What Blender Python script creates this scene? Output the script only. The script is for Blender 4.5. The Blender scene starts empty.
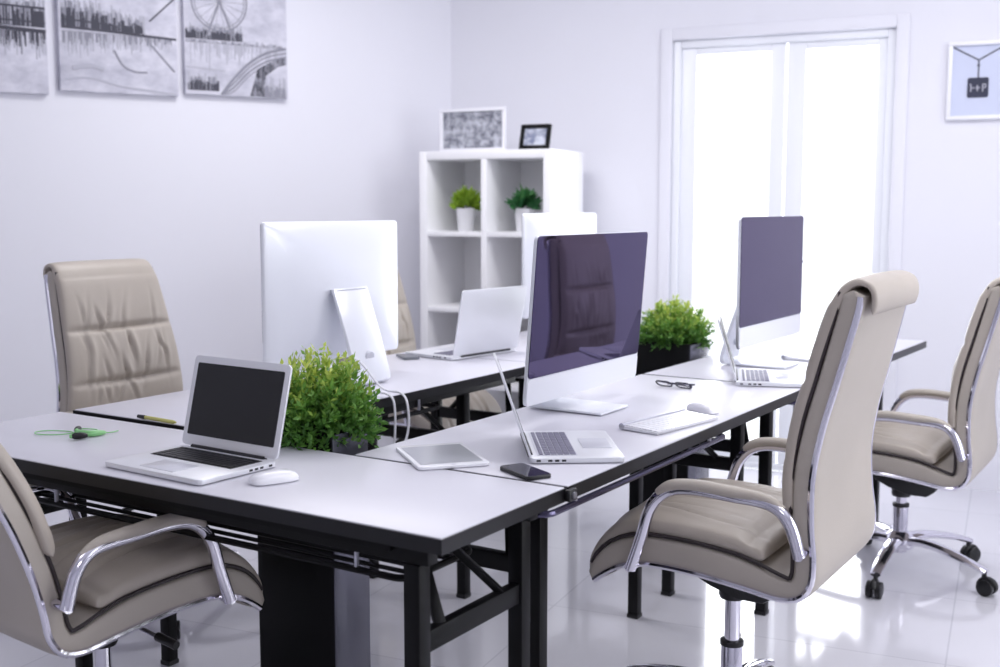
import bpy, bmesh, math, random
from mathutils import Vector, Matrix
rad = math.radians
scene = bpy.context.scene
C = scene.collection
PI = math.pi

# ------------------------------------------------------------------ materials
def lin(c):
    return tuple(((v/255)/12.92 if v/255 <= .04045 else ((v/255+.055)/1.055)**2.4) for v in c)
def mat(name, rgb, rough=.5, metal=0., spec=.5, bump=0., bscale=200., var=0., vscale=6., coat=0., tint=None, trans=0.):
    m = bpy.data.materials.new(name); m.use_nodes = True
    nt = m.node_tree; b = nt.nodes['Principled BSDF']
    c = lin(rgb)
    b.inputs['Base Color'].default_value = (*c, 1)
    b.inputs['Roughness'].default_value = rough
    b.inputs['Metallic'].default_value = metal
    b.inputs['Specular IOR Level'].default_value = spec
    b.inputs['Coat Weight'].default_value = coat
    if tint: b.inputs['Specular Tint'].default_value = (*lin(tint), 1)
    if trans: b.inputs['Subsurface Weight'].default_value = trans
    tc = nt.nodes.new('ShaderNodeTexCoord')
    if var:
        n = nt.nodes.new('ShaderNodeTexNoise'); n.inputs['Scale'].default_value = vscale; n.inputs['Detail'].default_value = 5
        r = nt.nodes.new('ShaderNodeValToRGB')
        r.color_ramp.elements[0].position = .3; r.color_ramp.elements[1].position = .7
        r.color_ramp.elements[0].color = (*[v*(1-var) for v in c], 1)
        r.color_ramp.elements[1].color = (*[min(1, v*(1+var)) for v in c], 1)
        nt.links.new(tc.outputs['Object'], n.inputs['Vector']); nt.links.new(n.outputs['Fac'], r.inputs['Fac'])
        nt.links.new(r.outputs['Color'], b.inputs['Base Color'])
    if bump:
        n2 = nt.nodes.new('ShaderNodeTexNoise'); n2.inputs['Scale'].default_value = bscale; n2.inputs['Detail'].default_value = 4
        bp = nt.nodes.new('ShaderNodeBump'); bp.inputs['Strength'].default_value = bump; bp.inputs['Distance'].default_value = .002
        nt.links.new(tc.outputs['Object'], n2.inputs['Vector']); nt.links.new(n2.outputs['Fac'], bp.inputs['Height'])
        nt.links.new(bp.outputs['Normal'], b.inputs['Normal'])
    return m

M = {}
M['wall'] = mat('wall_paint', (231, 231, 239), .85, spec=.2, bump=.08, bscale=90)
M['ceil'] = mat('ceiling_paint', (240, 240, 244), .9, spec=.2)
M['trim'] = mat('white_window_frame', (238, 240, 246), .35)
M['top'] = mat('white_laminate', (210, 209, 219), .34, spec=.45, var=.02, vscale=3)
M['edge'] = mat('dark_edge_band', (11, 11, 15), .34, spec=.4)
M['black'] = mat('black_powder_coat', (5, 5, 7), .6, spec=.2, bump=.05, bscale=400)
M['frame'] = mat('black_table_steel', (5, 5, 7), .42, spec=.2)
M['rod'] = mat('dark_chrome_rod', (92, 88, 112), .22, metal=.9)
M['chrome'] = mat('polished_chrome', (222, 220, 230), .1, metal=1)
M['satin'] = mat('satin_steel', (190, 190, 200), .3, metal=1)
M['leather'] = mat('beige_leather', (180, 171, 161), .42, spec=.45, bump=.25, bscale=260, var=.05, vscale=5)
M['leather2'] = mat('beige_leather_side', (180, 172, 163), .45, spec=.4, bump=.2, bscale=260, var=.04, vscale=4)
M['piping'] = mat('dark_piping', (48, 40, 42), .5)
M['plastic'] = mat('black_plastic', (15, 15, 18), .4)
M['alu'] = mat('silver_aluminium', (226, 227, 233), .34, metal=.2, spec=.5)
M['white_alu'] = mat('white_aluminium', (236, 238, 245), .3, metal=.15, spec=.5)
M['screen'] = mat('dark_glass_screen', (9, 8, 13), .03, spec=1., tint=(192, 166, 255), coat=0.)
M['screen'].node_tree.nodes['Principled BSDF'].inputs['IOR'].default_value = 1.72
M['matte_screen'] = mat('matte_dark_screen', (40, 40, 43), .45, spec=.3)
M['keys'] = mat('black_keys', (26, 26, 30), .5)
M['keys_grey'] = mat('grey_keys', (120, 118, 138), .5)
M['pad'] = mat('trackpad', (205, 206, 216), .3)
M['white_gloss'] = mat('white_plastic', (240, 240, 246), .22)
M['grey_screen'] = mat('tablet_glass', (176, 178, 186), .12, spec=.5)
M['pot_white'] = mat('white_ceramic', (238, 238, 242), .3)
M['pot_black'] = mat('black_planter', (5, 5, 7), .55, spec=.2)
M['pot_side_sheen'] = mat('painted_planter_sheen', (112, 112, 124), .25, metal=.6)  # lighter grey standing in for light reflected on the black planter
M['soil'] = mat('dark_soil', (45, 36, 28), .9, bump=.8, bscale=80)
M['shelf'] = mat('white_shelf_board', (248, 248, 251), .45)
M['cable'] = mat('white_cable', (230, 230, 236), .4)
M['green'] = mat('green_cord', (136, 200, 132), .4)
M['yellow'] = mat('yellow_pen', (190, 186, 110), .4)
M['phone'] = mat('dark_phone_glass', (38, 36, 52), .08, spec=.6)
M['phone_grey'] = mat('grey_phone', (112, 116, 124), .25)
M['spec'] = mat('glasses_frame', (22, 20, 46), .25)
M['lens'] = mat('clear_lens', (225, 226, 238), .05)
M['wood'] = mat('easel_wood', (176, 120, 80), .6, var=.15, vscale=30)
M['ink'] = mat('print_ink', (70, 70, 82), .7)
M['ink_mid'] = mat('print_ink_grey', (140, 140, 152), .7)
M['ink_light'] = mat('print_ink_pale', (178, 178, 190), .7)
M['pendant'] = mat('pendant_navy', (52, 54, 74), .6)
M['paper_blue'] = mat('pale_blue_paper', (204, 210, 232), .7)

def leafmat(name, lo, mid, hi):
    m = bpy.data.materials.new(name); m.use_nodes = True
    nt = m.node_tree; b = nt.nodes['Principled BSDF']
    at = nt.nodes.new('ShaderNodeAttribute'); at.attribute_name = 'leaf'
    r = nt.nodes.new('ShaderNodeValToRGB')
    r.color_ramp.elements[0].color = (*lin(lo), 1); r.color_ramp.elements[1].color = (*lin(hi), 1)
    e = r.color_ramp.elements.new(.5); e.color = (*lin(mid), 1)
    nt.links.new(at.outputs['Fac'], r.inputs['Fac']); nt.links.new(r.outputs['Color'], b.inputs['Base Color'])
    b.inputs['Roughness'].default_value = .5; b.inputs['Subsurface Weight'].default_value = 0
    tr = nt.nodes.new('ShaderNodeBsdfTranslucent'); mx = nt.nodes.new('ShaderNodeMixShader'); mx.inputs['Fac'].default_value = .3
    nt.links.new(r.outputs['Color'], tr.inputs['Color'])
    nt.links.new(b.outputs['BSDF'], mx.inputs[1]); nt.links.new(tr.outputs['BSDF'], mx.inputs[2])
    nt.links.new(mx.outputs['Shader'], nt.nodes['Material Output'].inputs['Surface'])
    return m
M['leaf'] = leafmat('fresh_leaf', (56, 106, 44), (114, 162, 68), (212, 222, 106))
M['leaf_yellow'] = leafmat('yellow_green_leaf', (120, 160, 40), (158, 192, 62), (196, 214, 96))
M['leaf_dark'] = leafmat('dark_green_leaf', (44, 104, 60), (66, 132, 76), (110, 164, 92))

def floor_mat():
    m = bpy.data.materials.new('glossy_white_tile'); m.use_nodes = True
    nt = m.node_tree; b = nt.nodes['Principled BSDF']
    tc = nt.nodes.new('ShaderNodeTexCoord'); mp = nt.nodes.new('ShaderNodeMapping')
    mp.inputs['Rotation'].default_value = (0, 0, rad(24)); mp.inputs['Location'].default_value = (.12, .2, 0)
    br = nt.nodes.new('ShaderNodeTexBrick'); br.offset = 0; br.squash = 1
    br.inputs['Color1'].default_value = (*lin((206, 205, 214)), 1); br.inputs['Color2'].default_value = (*lin((210, 209, 217)), 1)
    br.inputs['Mortar'].default_value = (*lin((190, 189, 199)), 1)
    br.inputs['Scale'].default_value = 1; br.inputs['Brick Width'].default_value = .6; br.inputs['Row Height'].default_value = .6
    br.inputs['Mortar Size'].default_value = .003; br.inputs['Mortar Smooth'].default_value = .3
    nt.links.new(tc.outputs['Object'], mp.inputs['Vector']); nt.links.new(mp.outputs['Vector'], br.inputs['Vector'])
    nt.links.new(br.outputs['Color'], b.inputs['Base Color'])
    b.inputs['Roughness'].default_value = .09; b.inputs['Specular IOR Level'].default_value = .6
    return m
M['floor'] = floor_mat()

def glass_mat():
    m = bpy.data.materials.new('window_glass'); m.use_nodes = True
    nt = m.node_tree; nt.nodes.remove(nt.nodes['Principled BSDF'])
    t = nt.nodes.new('ShaderNodeBsdfTransparent'); g = nt.nodes.new('ShaderNodeBsdfGlossy'); g.inputs['Roughness'].default_value = .05
    mx = nt.nodes.new('ShaderNodeMixShader'); mx.inputs['Fac'].default_value = .06
    nt.links.new(t.outputs[0], mx.inputs[1]); nt.links.new(g.outputs[0], mx.inputs[2])
    nt.links.new(mx.outputs[0], nt.nodes['Material Output'].inputs['Surface'])
    return m
M['glass'] = glass_mat()

def photo_mat(name, lo, hi, sc, pos=(.35, .65), stretch=(1, 1, 1)):
    """black and white print: mottled greys"""
    m = bpy.data.materials.new(name); m.use_nodes = True
    nt = m.node_tree; b = nt.nodes['Principled BSDF']
    tc = nt.nodes.new('ShaderNodeTexCoord'); mp = nt.nodes.new('ShaderNodeMapping'); mp.inputs['Scale'].default_value = stretch
    n = nt.nodes.new('ShaderNodeTexNoise'); n.inputs['Scale'].default_value = sc; n.inputs['Detail'].default_value = 6; n.inputs['Roughness'].default_value = .65
    r = nt.nodes.new('ShaderNodeValToRGB')
    r.color_ramp.elements[0].position = pos[0]; r.color_ramp.elements[1].position = pos[1]
    r.color_ramp.elements[0].color = (*lin(lo), 1); r.color_ramp.elements[1].color = (*lin(hi), 1)
    nt.links.new(tc.outputs['Object'], mp.inputs['Vector']); nt.links.new(mp.outputs['Vector'], n.inputs['Vector'])
    nt.links.new(n.outputs['Fac'], r.inputs['Fac']); nt.links.new(r.outputs['Color'], b.inputs['Base Color'])
    b.inputs['Roughness'].default_value = .75; b.inputs['Specular IOR Level'].default_value = .2
    return m
M['canvas'] = photo_mat('canvas_wash', (182, 182, 196), (224, 223, 234), 9, (.3, .7), (1, 1, 1.6))
M['skyline'] = photo_mat('skyline_ink', (44, 44, 54), (168, 168, 180), 34, (.38, .66), (1.6, 1, .8))
M['reflection'] = photo_mat('river_ink', (110, 110, 122), (206, 205, 216), 26, (.34, .62), (3.2, 1, .5))
M['crowd'] = photo_mat('black_white_photo', (112, 114, 126), (196, 198, 208), 26, (.38, .62))
M['snap'] = photo_mat('blue_grey_snapshot', (126, 132, 156), (206, 210, 222), 20, (.4, .6))

# ------------------------------------------------------------------ mesh builder
class MB:
    def __init__(s): s.v = []; s.f = []
    def add(s, vs, fs):
        o = len(s.v); s.v += [tuple(v) for v in vs]; s.f += [tuple(i+o for i in f) for f in fs]; return s
    def box(s, c, d, R=None):
        x, y, z = d[0]/2, d[1]/2, d[2]/2
        vs = [Vector(p) for p in ((-x,-y,-z),(x,-y,-z),(x,y,-z),(-x,y,-z),(-x,-y,z),(x,-y,z),(x,y,z),(-x,y,z))]
        if R is not None: vs = [R @ v for v in vs]
        vs = [v + Vector(c) for v in vs]
        return s.add(vs, [(3,2,1,0),(4,5,6,7),(0,1,5,4),(1,2,6,5),(2,3,7,6),(3,0,4,7)])
    def bar(s, a, b, w, h, up=(0, 0, 1)):
        a, b = Vector(a), Vector(b); d = (b-a); L = d.length; d.normalize()
        u = Vector(up)
        if abs(d.dot(u)) > .99: u = Vector((1, 0, 0))
        sd = d.cross(u).normalized(); u = sd.cross(d)
        R = Matrix((d, sd, u)).transposed()
        return s.box((a+b)/2, (L, w, h), R)
    def tube(s, pts, r, n=10, closed=False, flat=1., fdir=(0, 0, 1)):
        """round tube along pts; r number or list; flat squeezes it along fdir"""
        P = [Vector(p) for p in pts]; k = len(P); rings = []
        prev = None
        for i, p in enumerate(P):
            if closed: t = P[(i+1) % k] - P[i-1]
            else: t = P[min(i+1, k-1)] - P[max(i-1, 0)]
            t.normalize()
            if prev is None:
                a = Vector(fdir)
                if abs(a.dot(t)) > .95: a = Vector((1, 0, 0)) if abs(t.x) < .9 else Vector((0, 1, 0))
            else: a = prev
            a = (a - t*a.dot(t)).normalized(); prev = a; b = t.cross(a)
            rr = r[i] if isinstance(r, (list, tuple)) else r
            rings.append([p + a*(rr*flat*math.cos(2*PI*j/n)) + b*(rr*math.sin(2*PI*j/n)) for j in range(n)])
        vs = [v for g in rings for v in g]; fs = []
        for i in range(k if closed else k-1):
            for j in range(n):
                a, b = i*n+j, i*n+(j+1) % n; c, d = ((i+1) % k)*n+(j+1) % n, ((i+1) % k)*n+j
                fs.append((a, b, c, d))
        if not closed:
            fs.append(tuple(reversed(range(n)))); fs.append(tuple((k-1)*n+j for j in range(n)))
        return s.add(vs, fs)
    def lathe(s, prof, n=24, c=(0, 0, 0)):
        vs = []; fs = []; k = len(prof)
        for r, z in prof:
            for j in range(n):
                a = 2*PI*j/n; vs.append((c[0]+r*math.cos(a), c[1]+r*math.sin(a), c[2]+z))
        for i in range(k-1):
            for j in range(n):
                fs.append((i*n+j, i*n+(j+1) % n, (i+1)*n+(j+1) % n, (i+1)*n+j))
        fs.append(tuple(reversed(range(n)))); fs.append(tuple((k-1)*n+j for j in range(n)))
        return s.add(vs, fs)
    def prism(s, poly, fn, t0, t1):
        """poly of 2d points; fn(u,v,t) -> 3d"""
        n = len(poly); vs = [fn(u, v, t0) for u, v in poly] + [fn(u, v, t1) for u, v in poly]
        fs = [tuple(reversed(range(n))), tuple(range(n, 2*n))] + [(i, (i+1) % n, n+(i+1) % n, n+i) for i in range(n)]
        return s.add(vs, fs)
    def build(s, name, m, parent=None, smooth=True, bevel=0., seg=2, ang=38):
        me = bpy.data.meshes.new(name); me.from_pydata([tuple(v) for v in s.v], [], s.f)
        bm = bmesh.new(); bm.from_mesh(me)
        bmesh.ops.recalc_face_normals(bm, faces=bm.faces)
        if bevel:
            es = [e for e in bm.edges if len(e.link_faces) == 2 and e.calc_face_angle(0) > rad(30)]
            bmesh.ops.bevel(bm, geom=es, offset=bevel, segments=seg, affect='EDGES', profile=.5, clamp_overlap=True)
        bm.to_mesh(me); bm.free()
        if smooth:
            me.polygons.foreach_set('use_smooth', [True]*len(me.polygons)); me.set_sharp_from_angle(angle=rad(ang))
        me.materials.append(m if not isinstance(m, str) else M[m])
        o = bpy.data.objects.new(name, me); C.objects.link(o)
        if parent: o.parent = parent
        return o

def tag(o, label, cat, group=None):
    o['label'] = label; o['category'] = cat
    if group: o['group'] = group
    return o
def thing(name, label, cat, loc=(0, 0, 0), rz=0., group=None):
    o = bpy.data.objects.new(name, None); C.objects.link(o)
    o.location = loc; o.rotation_euler = (0, 0, rad(rz)); o.empty_display_size = .1
    return tag(o, label, cat, group)
def struct(o): o['kind'] = 'structure'; return o
def copy_thing(src, loc, rz, label):
    r = src.copy(); C.objects.link(r); r.location = loc; r.rotation_euler = (0, 0, rad(rz)); r['label'] = label
    for ch in list(src.children):
        c = ch.copy(); C.objects.link(c); c.parent = r
        for g in list(ch.children):
            d = g.copy(); C.objects.link(d); d.parent = c
    return r
def spline(pts, k=8, closed=False):
    P = [Vector(p) for p in pts]; n = len(P); out = []
    rng = n if closed else n-1
    for i in range(rng):
        if closed: p0, p1, p2, p3 = P[i-1], P[i], P[(i+1) % n], P[(i+2) % n]
        else: p0, p1, p2, p3 = P[max(i-1, 0)], P[i], P[i+1], P[min(i+2, n-1)]
        for j in range(k):
            t = j/k
            out.append(.5*((2*p1)+(p2-p0)*t+(2*p0-5*p1+4*p2-p3)*t*t+(3*p1-p0-3*p2+p3)*t**3))
    if not closed: out.append(P[-1])
    return out
def resample(P, n):
    d = [0]
    for a, b in zip(P, P[1:]): d.append(d[-1]+(b-a).length)
    L = d[-1]; out = []; j = 0
    for i in range(n):
        t = L*i/(n-1)
        while j < len(d)-2 and d[j+1] < t: j += 1
        u = (t-d[j])/max(1e-9, d[j+1]-d[j]); out.append(P[j].lerp(P[j+1], min(1, max(0, u))))
    return out, L
def rrect(w, h, r, n=6, cx=0, cy=0):
    out = []
    for (sx, sy, a0) in ((1, 1, 0), (-1, 1, 90), (-1, -1, 180), (1, -1, 270)):
        for i in range(n+1):
            a = rad(a0+90*i/n); out.append((cx+sx*(w/2-r)+r*math.cos(a), cy+sy*(h/2-r)+r*math.sin(a)))
    return out
XY = lambda u, v, t: (u, v, t)
XZ = lambda u, v, t: (u, t, v)
YZ = lambda u, v, t: (t, u, v)

# ------------------------------------------------------------------ the room
CORNER = (-.264, 6.30); CEIL = 2.85
BR = -24.0                                            # run of the back wall
bx, by = math.cos(rad(BR)), math.sin(rad(BR))
lx, ly = -.829, -.559                                 # run of the left wall
E1 = (CORNER[0]+bx*4.4, CORNER[1]+by*4.4)
P_left = (CORNER[0]+lx*5.6, CORNER[1]+ly*5.6)
ring = [CORNER, E1, (E1[0]-.9, -3.3), (P_left[0], -3.3), P_left]
struct(MB().prism(list(reversed(ring)), XY, -.1, 0).build('floor', 'floor', smooth=False))
struct(MB().prism(list(reversed(ring)), XY, CEIL, CEIL+.1).build('ceiling', 'ceil', smooth=False))
def wall(name, a, b, t=.1):
    a, b = Vector((*a, 0)), Vector((*b, 0)); d = (b-a).normalized(); n = Vector((-d.y, d.x, 0))   # n points out of the room
    q = [a, b, b+n*t, a+n*t]
    vs = [(p.x, p.y, 0) for p in q]+[(p.x, p.y, CEIL) for p in q]
    struct(MB().add(vs, [(3,2,1,0),(4,5,6,7),(0,1,5,4),(1,2,6,5),(2,3,7,6),(3,0,4,7)]).build(name, 'wall', smooth=False))
wall('wall_front', ring[2], ring[3]); wall('wall_side', ring[3], ring[4]); wall('wall_left', ring[4], ring[0])
# right wall, outside the picture, with a window added to light the chair backs
RW = math.atan2(ring[2][1]-ring[1][1], ring[2][0]-ring[1][0]); RL = math.hypot(ring[2][1]-ring[1][1], ring[2][0]-ring[1][0])
SX0, SX1, SZ0, SZ1 = 1.2, 4.4, .75, 2.35
wr = MB()
for x0, x1, z0, z1 in ((0, SX0, 0, CEIL), (SX1, RL, 0, CEIL), (SX0, SX1, 0, SZ0), (SX0, SX1, SZ1, CEIL)):
    wr.box(((x0+x1)/2, .06, (z0+z1)/2), (x1-x0, .12, z1-z0))
wr = struct(wr.build('wall_right', 'wall', smooth=False)); wr.location = (*ring[1], 0); wr.rotation_euler = (0, 0, RW)
w2 = bpy.data.objects.new('added_window', None); C.objects.link(w2); struct(w2); w2.location = (*ring[1], 0); w2.rotation_euler = (0, 0, RW)
for k in range(4):
    x = SX0+.03+(SX1-SX0-.06)*k/3
    MB().box((x, .06, (SZ0+SZ1)/2), (.06, .08, SZ1-SZ0)).build('mullion', 'trim', w2, bevel=.004)
    if k < 3: MB().box((x+(SX1-SX0-.06)/6, .06, (SZ0+SZ1)/2), ((SX1-SX0-.06)/3-.05, .006, SZ1-SZ0-.06)).build('glass_pane', 'glass', w2, smooth=False)
for z in (SZ0+.025, SZ1-.025): MB().box(((SX0+SX1)/2, .06, z), (SX1-SX0-.06, .07, .05)).build('window_rail', 'trim', w2, bevel=.004)
# back wall with the opening of the glazed double door; local x runs along the wall, y points outdoors
WX0, WX1, WZ1 = 1.215, 2.290, 2.13
def place(o): o.location = (*CORNER, 0); o.rotation_euler = (0, 0, rad(BR)); return o
wb = MB()
wb.box((WX0/2, .06, CEIL/2), (WX0, .12, CEIL)); wb.box(((WX1+4.4)/2, .06, CEIL/2), (4.4-WX1, .12, CEIL))
wb.box(((WX0+WX1)/2, .06, (WZ1+CEIL)/2), (WX1-WX0, .12, CEIL-WZ1))
place(struct(wb.build('wall_back', 'wall', smooth=False)))
win = bpy.data.objects.new('window_1', None); C.objects.link(win); place(win); struct(win)
fr = MB()
for x0, x1, z0, z1 in ((WX0-.045, WX0+.012, 0, WZ1+.045), (WX1-.012, WX1+.045, 0, WZ1+.045), (WX0+.012, WX1-.012, WZ1-.012, WZ1+.045)):
    fr.box(((x0+x1)/2, -.008, (z0+z1)/2), (x1-x0, .012, z1-z0))
fr.build('casing', 'wall', win, bevel=.004)
fr = MB()
for x0, x1, z0, z1 in ((WX0, WX0+.05, 0, WZ1), (WX1-.05, WX1, 0, WZ1), (WX0+.05, WX1-.05, WZ1-.05, WZ1), (WX0+.05, WX1-.05, 0, .03)):
    fr.box(((x0+x1)/2, .06, (z0+z1)/2), (x1-x0, .1, z1-z0))
fr.build('window_frame', 'trim', win, bevel=.004)
for (x0, x1, gx0, gx1) in ((1.265, 1.775, 1.343, 1.707), (1.785, 2.24, 1.872, 2.20)):
    sh = MB(); zt, zb = WZ1-.05, .03; gt, gb = 2.045, .14
    for a0, a1, c0, c1 in ((x0, gx0, zb, zt), (gx1, x1, zb, zt), (gx0, gx1, gt, zt), (gx0, gx1, zb, gb)):
        sh.box(((a0+a1)/2, .05, (c0+c1)/2), (a1-a0, .045, c1-c0))
    s_ = sh.build('sash', 'trim', win, bevel=.003)
    MB().box(((gx0+gx1)/2, .055, (gt+gb)/2), (gx1-gx0+.01, .006, gt-gb+.01)).build('glass_pane', 'glass', s_, smooth=False)
hd = MB(); hd.box((1.80, .02, 1.02), (.022, .012, .13)); hd.tube([(1.80, .015, 1.04), (1.80, -.022, 1.04), (1.83, -.03, 1.04), (1.90, -.03, 1.04)], .008)
hd.build('handle', 'satin', win, bevel=.002)

# ------------------------------------------------------------------ tables
A = Vector((.5388, .8425)); B = Vector((-.8425, .5388)); ROT = 57.4
TOP = .75
def table(label, loc, rz, L, W, frames, ly_, rack=None, dz=0., apron=None, legw=.034):
    t = thing('folding_table', label, 'table', (loc[0], loc[1], 0), rz, 'white topped black folding tables')
    T = TOP+dz
    MB().box((L/2, W/2, T-.013), (L-.006, W-.006, .026)).build('tabletop', 'top', t, bevel=.002)
    e = MB()
    for c, d in (((L/2, .0015, T-.0155), (L, .003, .027)), ((L/2, W-.0015, T-.0155), (L, .003, .027)), ((.0015, W/2, T-.0155), (.003, W-.006, .027)), ((L-.0015, W/2, T-.0155), (.003, W-.006, .027))):
        e.box(c, d)
    e.build('edge_band', 'edge', t, smooth=False)
    for y in (ly_[0], ly_[1]):
        MB().box((L/2, y, T-.046), (L-.1, .03, .04)).build('rail', 'frame', t, bevel=.003)
    for xf in frames:
        for y in ly_:
            MB().box((xf, y, (T-.066+.012)/2), (legw, legw, T-.066-.012)).build('leg', 'frame', t, bevel=.003)
            MB().box((xf, y, .007), (legw+.004, legw+.004, .014)).build('foot', 'plastic', t, bevel=.003)
        y0, y1 = ly_[0]+legw/2, ly_[1]-legw/2
        MB().box((xf, (y0+y1)/2, .535), (.024, y1-y0, .04)).build('crossbar', 'frame', t, bevel=.003)
        MB().box((xf, (y0+y1)/2, T-.046), (.026, y1-y0, .03)).build('head_bar', 'frame', t, bevel=.003)
        s = 1 if xf < L/2 else -1
        for k, yy in enumerate((y0+.05, y1-.05)):
            MB().bar((xf, yy, .55), (xf+s*.13, yy+(.09 if k == 0 else -.09), T-.045), .022, .014).build('fold_brace', 'frame', t, bevel=.002)
    if rack:
        x0, x1, ya, yb, rm, rd = rack; z = T-rd
        k = MB(); poly = [(p[0], p[1], z) for p in rrect(x1-x0, yb-ya, .03, 6, (x0+x1)/2, (ya+yb)/2)]
        k.tube(poly, .0075, 8, closed=True)
        k.build('rack_loop', rm, t)
        k = MB(); n = 6
        for i in range(1, n):
            y = ya+(yb-ya)*i/n; k.tube([(x0+.004, y, z), (x1-.004, y, z)], .005, 6)
        k.build('rack_rods', 'frame', t)
        for x in (x0+.12, x1-.12):
            for y in (ya, yb): MB().tube([(x, y, z), (x, y, T-.026)], .005, 6).build('rack_hanger', 'satin', t)
    if apron:
        y, h, x0, x1 = apron
        MB().box(((x0+x1)/2, y, T-.027-h/2), (x1-x0, .018, h)).build('apron', 'black', t, bevel=.002)
    return t
R0 = Vector((.135, 2.225))
I0 = Vector((-.660, 2.738))
RF = R0 - A*.006 
table('white topped folding table across the front, carrying the black screened laptop', RF, ROT+90, 1.57, .425,
      (.085, 1.46), (.04, .38), rack=(.2, 1.36, .03, .262, 'frame', .152), apron=(.405, .018, .12, 1.5))
table('white topped folding table carrying the tablet and eyeglasses', R0, ROT, 1.475, .55,
      (.10, 1.265), (.13, .46), rack=(.0, .97, .05, .5, 'rod', .068))
s2 = R0 + A*1.480
table('white topped folding table at the far right, under the screen before the door', s2, ROT-1.2, 1.5, .55,
      (.03, 1.28), (.13, .46), rack=(.1, 1.1, .05, .5, 'rod', .068))
table('white topped folding table in the left row under the near left monitor', I0+A*.004, ROT, 1.475, .59,
      (.2, 1.12), (.08, .47), rack=(.25, .97, .06, .5, 'frame', .085), dz=.006)
table('white topped folding table at the far end of the left row by the white shelf', I0+A*1.485, ROT, 1.24, .59,
      (.03, 1.1), (.08, .47), rack=(.1, 1.0, .06, .5, 'frame', .085), dz=.006)
# joining clips between tables
for p, lab in ((R0, 'small dark clip joining the front table to the right row'), (s2, 'small dark clip joining the two right row tables')):
    c = thing('table_clip', lab, 'clip', (p.x, p.y, TOP-.016), ROT, 'table joining clips')
    MB().box((0, -.0065, 0), (.03, .012, .024)).build('clip_body', 'plastic', c, bevel=.002)
    MB().tube([(0, -.013, 0), (0, -.0165, 0)], .007, 12).build('screw_head', 'satin', c)

# ------------------------------------------------------------------ office chair
OP = [(.285, .384), (.25, .408), (.20, .432), (.13, .445), (0, .443), (-.13, .430), (-.21, .420), (-.262, .432), (-.292, .472), (-.296, .53),
      (-.287, .60), (-.287, .70), (-.306, .80), (-.335, .90), (-.364, 1.0), (-.384, 1.07), (-.39, 1.115)]
LOW = OP[:9]+[(-.302, .53), (-.318, .60), (-.352, .69), (-.392, .77), (-.432, .845), (-.452, .885)]
def set_profile(pts, seams):
    global OC, OL, RX, RZ, SEAM
    pts = [(x*(.87 if x > 0 else .87+.07*min(1, -x/.25)+(-.045)*max(0, (z-.6)/.5)), z-.012*max(0, (z-.8)/.3)) for x, z in pts]
    OC, OL = resample(spline([(x, 0, z) for x, z in pts], 8), 240)
    RX, RZ = pts[-1]; SEAM = seams
set_profile(OP, (.735, .905))
def oframe(s):
    i = max(0, min(238, int(s/OL*239))); u = s/OL*239-i
    p = OC[i].lerp(OC[i+1], u)
    a, b = OC[max(0, i-5)], OC[min(239, i+6)]
    t = (b-a).normalized(); n = Vector((t.z, 0, -t.x))
    return p, n
def s_at(z):                                            # arc length where the back reaches height z
    for i in range(239, 0, -1):
        if OC[i].z <= z: return OL*i/239
def opath(s0, s1, off, n):
    out = []
    for i in range(n):
        p, nn = oframe(s0+(s1-s0)*i/(n-1)); o = off(i/(n-1)) if callable(off) else off
        out.append(p+nn*o)
    return out
def pad(path, hn, w, nk=40, e=.35, er=.03, disp=None, wend=.0, even=False):
    """soft slab along a path in the xz plane: hn half thickness, w half width, er end rounding"""
    k = len(path); m = MB(); vs = []; fs = []
    angs = [2*PI*j/nk for j in range(nk)]
    if even:                                            # even spacing across the top side
        inv = lambda u: math.acos(max(-1, min(1, math.copysign(abs(u)**(1/e), u))))
        top = [inv(1-2*(j+.5)/76) for j in range(76)]; angs = [0]+[a for a in top if .02 < a < PI-.02]
        angs += [PI]+[PI+PI*(j+1)/21 for j in range(20)]
        nk = len(angs)
    d = [0]
    for a, b in zip(path, path[1:]): d.append(d[-1]+(b-a).length)
    L = d[-1]
    for i, p in enumerate(path):
        t = (path[min(i+1, k-1)]-path[max(i-1, 0)]).normalized(); n = Vector((t.z, 0, -t.x))
        q = min(d[i], L-d[i]); f = 1 if q >= er else math.sqrt(max(.0, 1-(1-q/er)**2))
        f = max(f, .06)
        W = w(d[i]/L) if callable(w) else w; H = hn(d[i]/L) if callable(hn) else hn
        W -= wend*(1-f)
        for j in range(nk):
            a = angs[j]; ca, sa = math.cos(a), math.sin(a)
            y = W*math.copysign(abs(ca)**e, ca); z = H*f*math.copysign(abs(sa)**(e+.15), sa)
            if disp and sa > 0: z += disp(d[i], y, d[i]/L)*min(1, 1.6*sa)*f
            vs.append(p+n*z+Vector((0, y, 0)))
    for i in range(k-1):
        for j in range(nk):
            fs.append((i*nk+j, i*nk+(j+1) % nk, (i+1)*nk+(j+1) % nk, (i+1)*nk+j))
    fs.append(tuple(reversed(range(nk)))); fs.append(tuple((k-1)*nk+j for j in range(nk)))
    return m.add(vs, fs)
def evenpad(path, hn, w, **kw):                         # denser lateral sampling for wrinkled tops
    return pad(path, hn, w, even=True, **kw)

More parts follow.
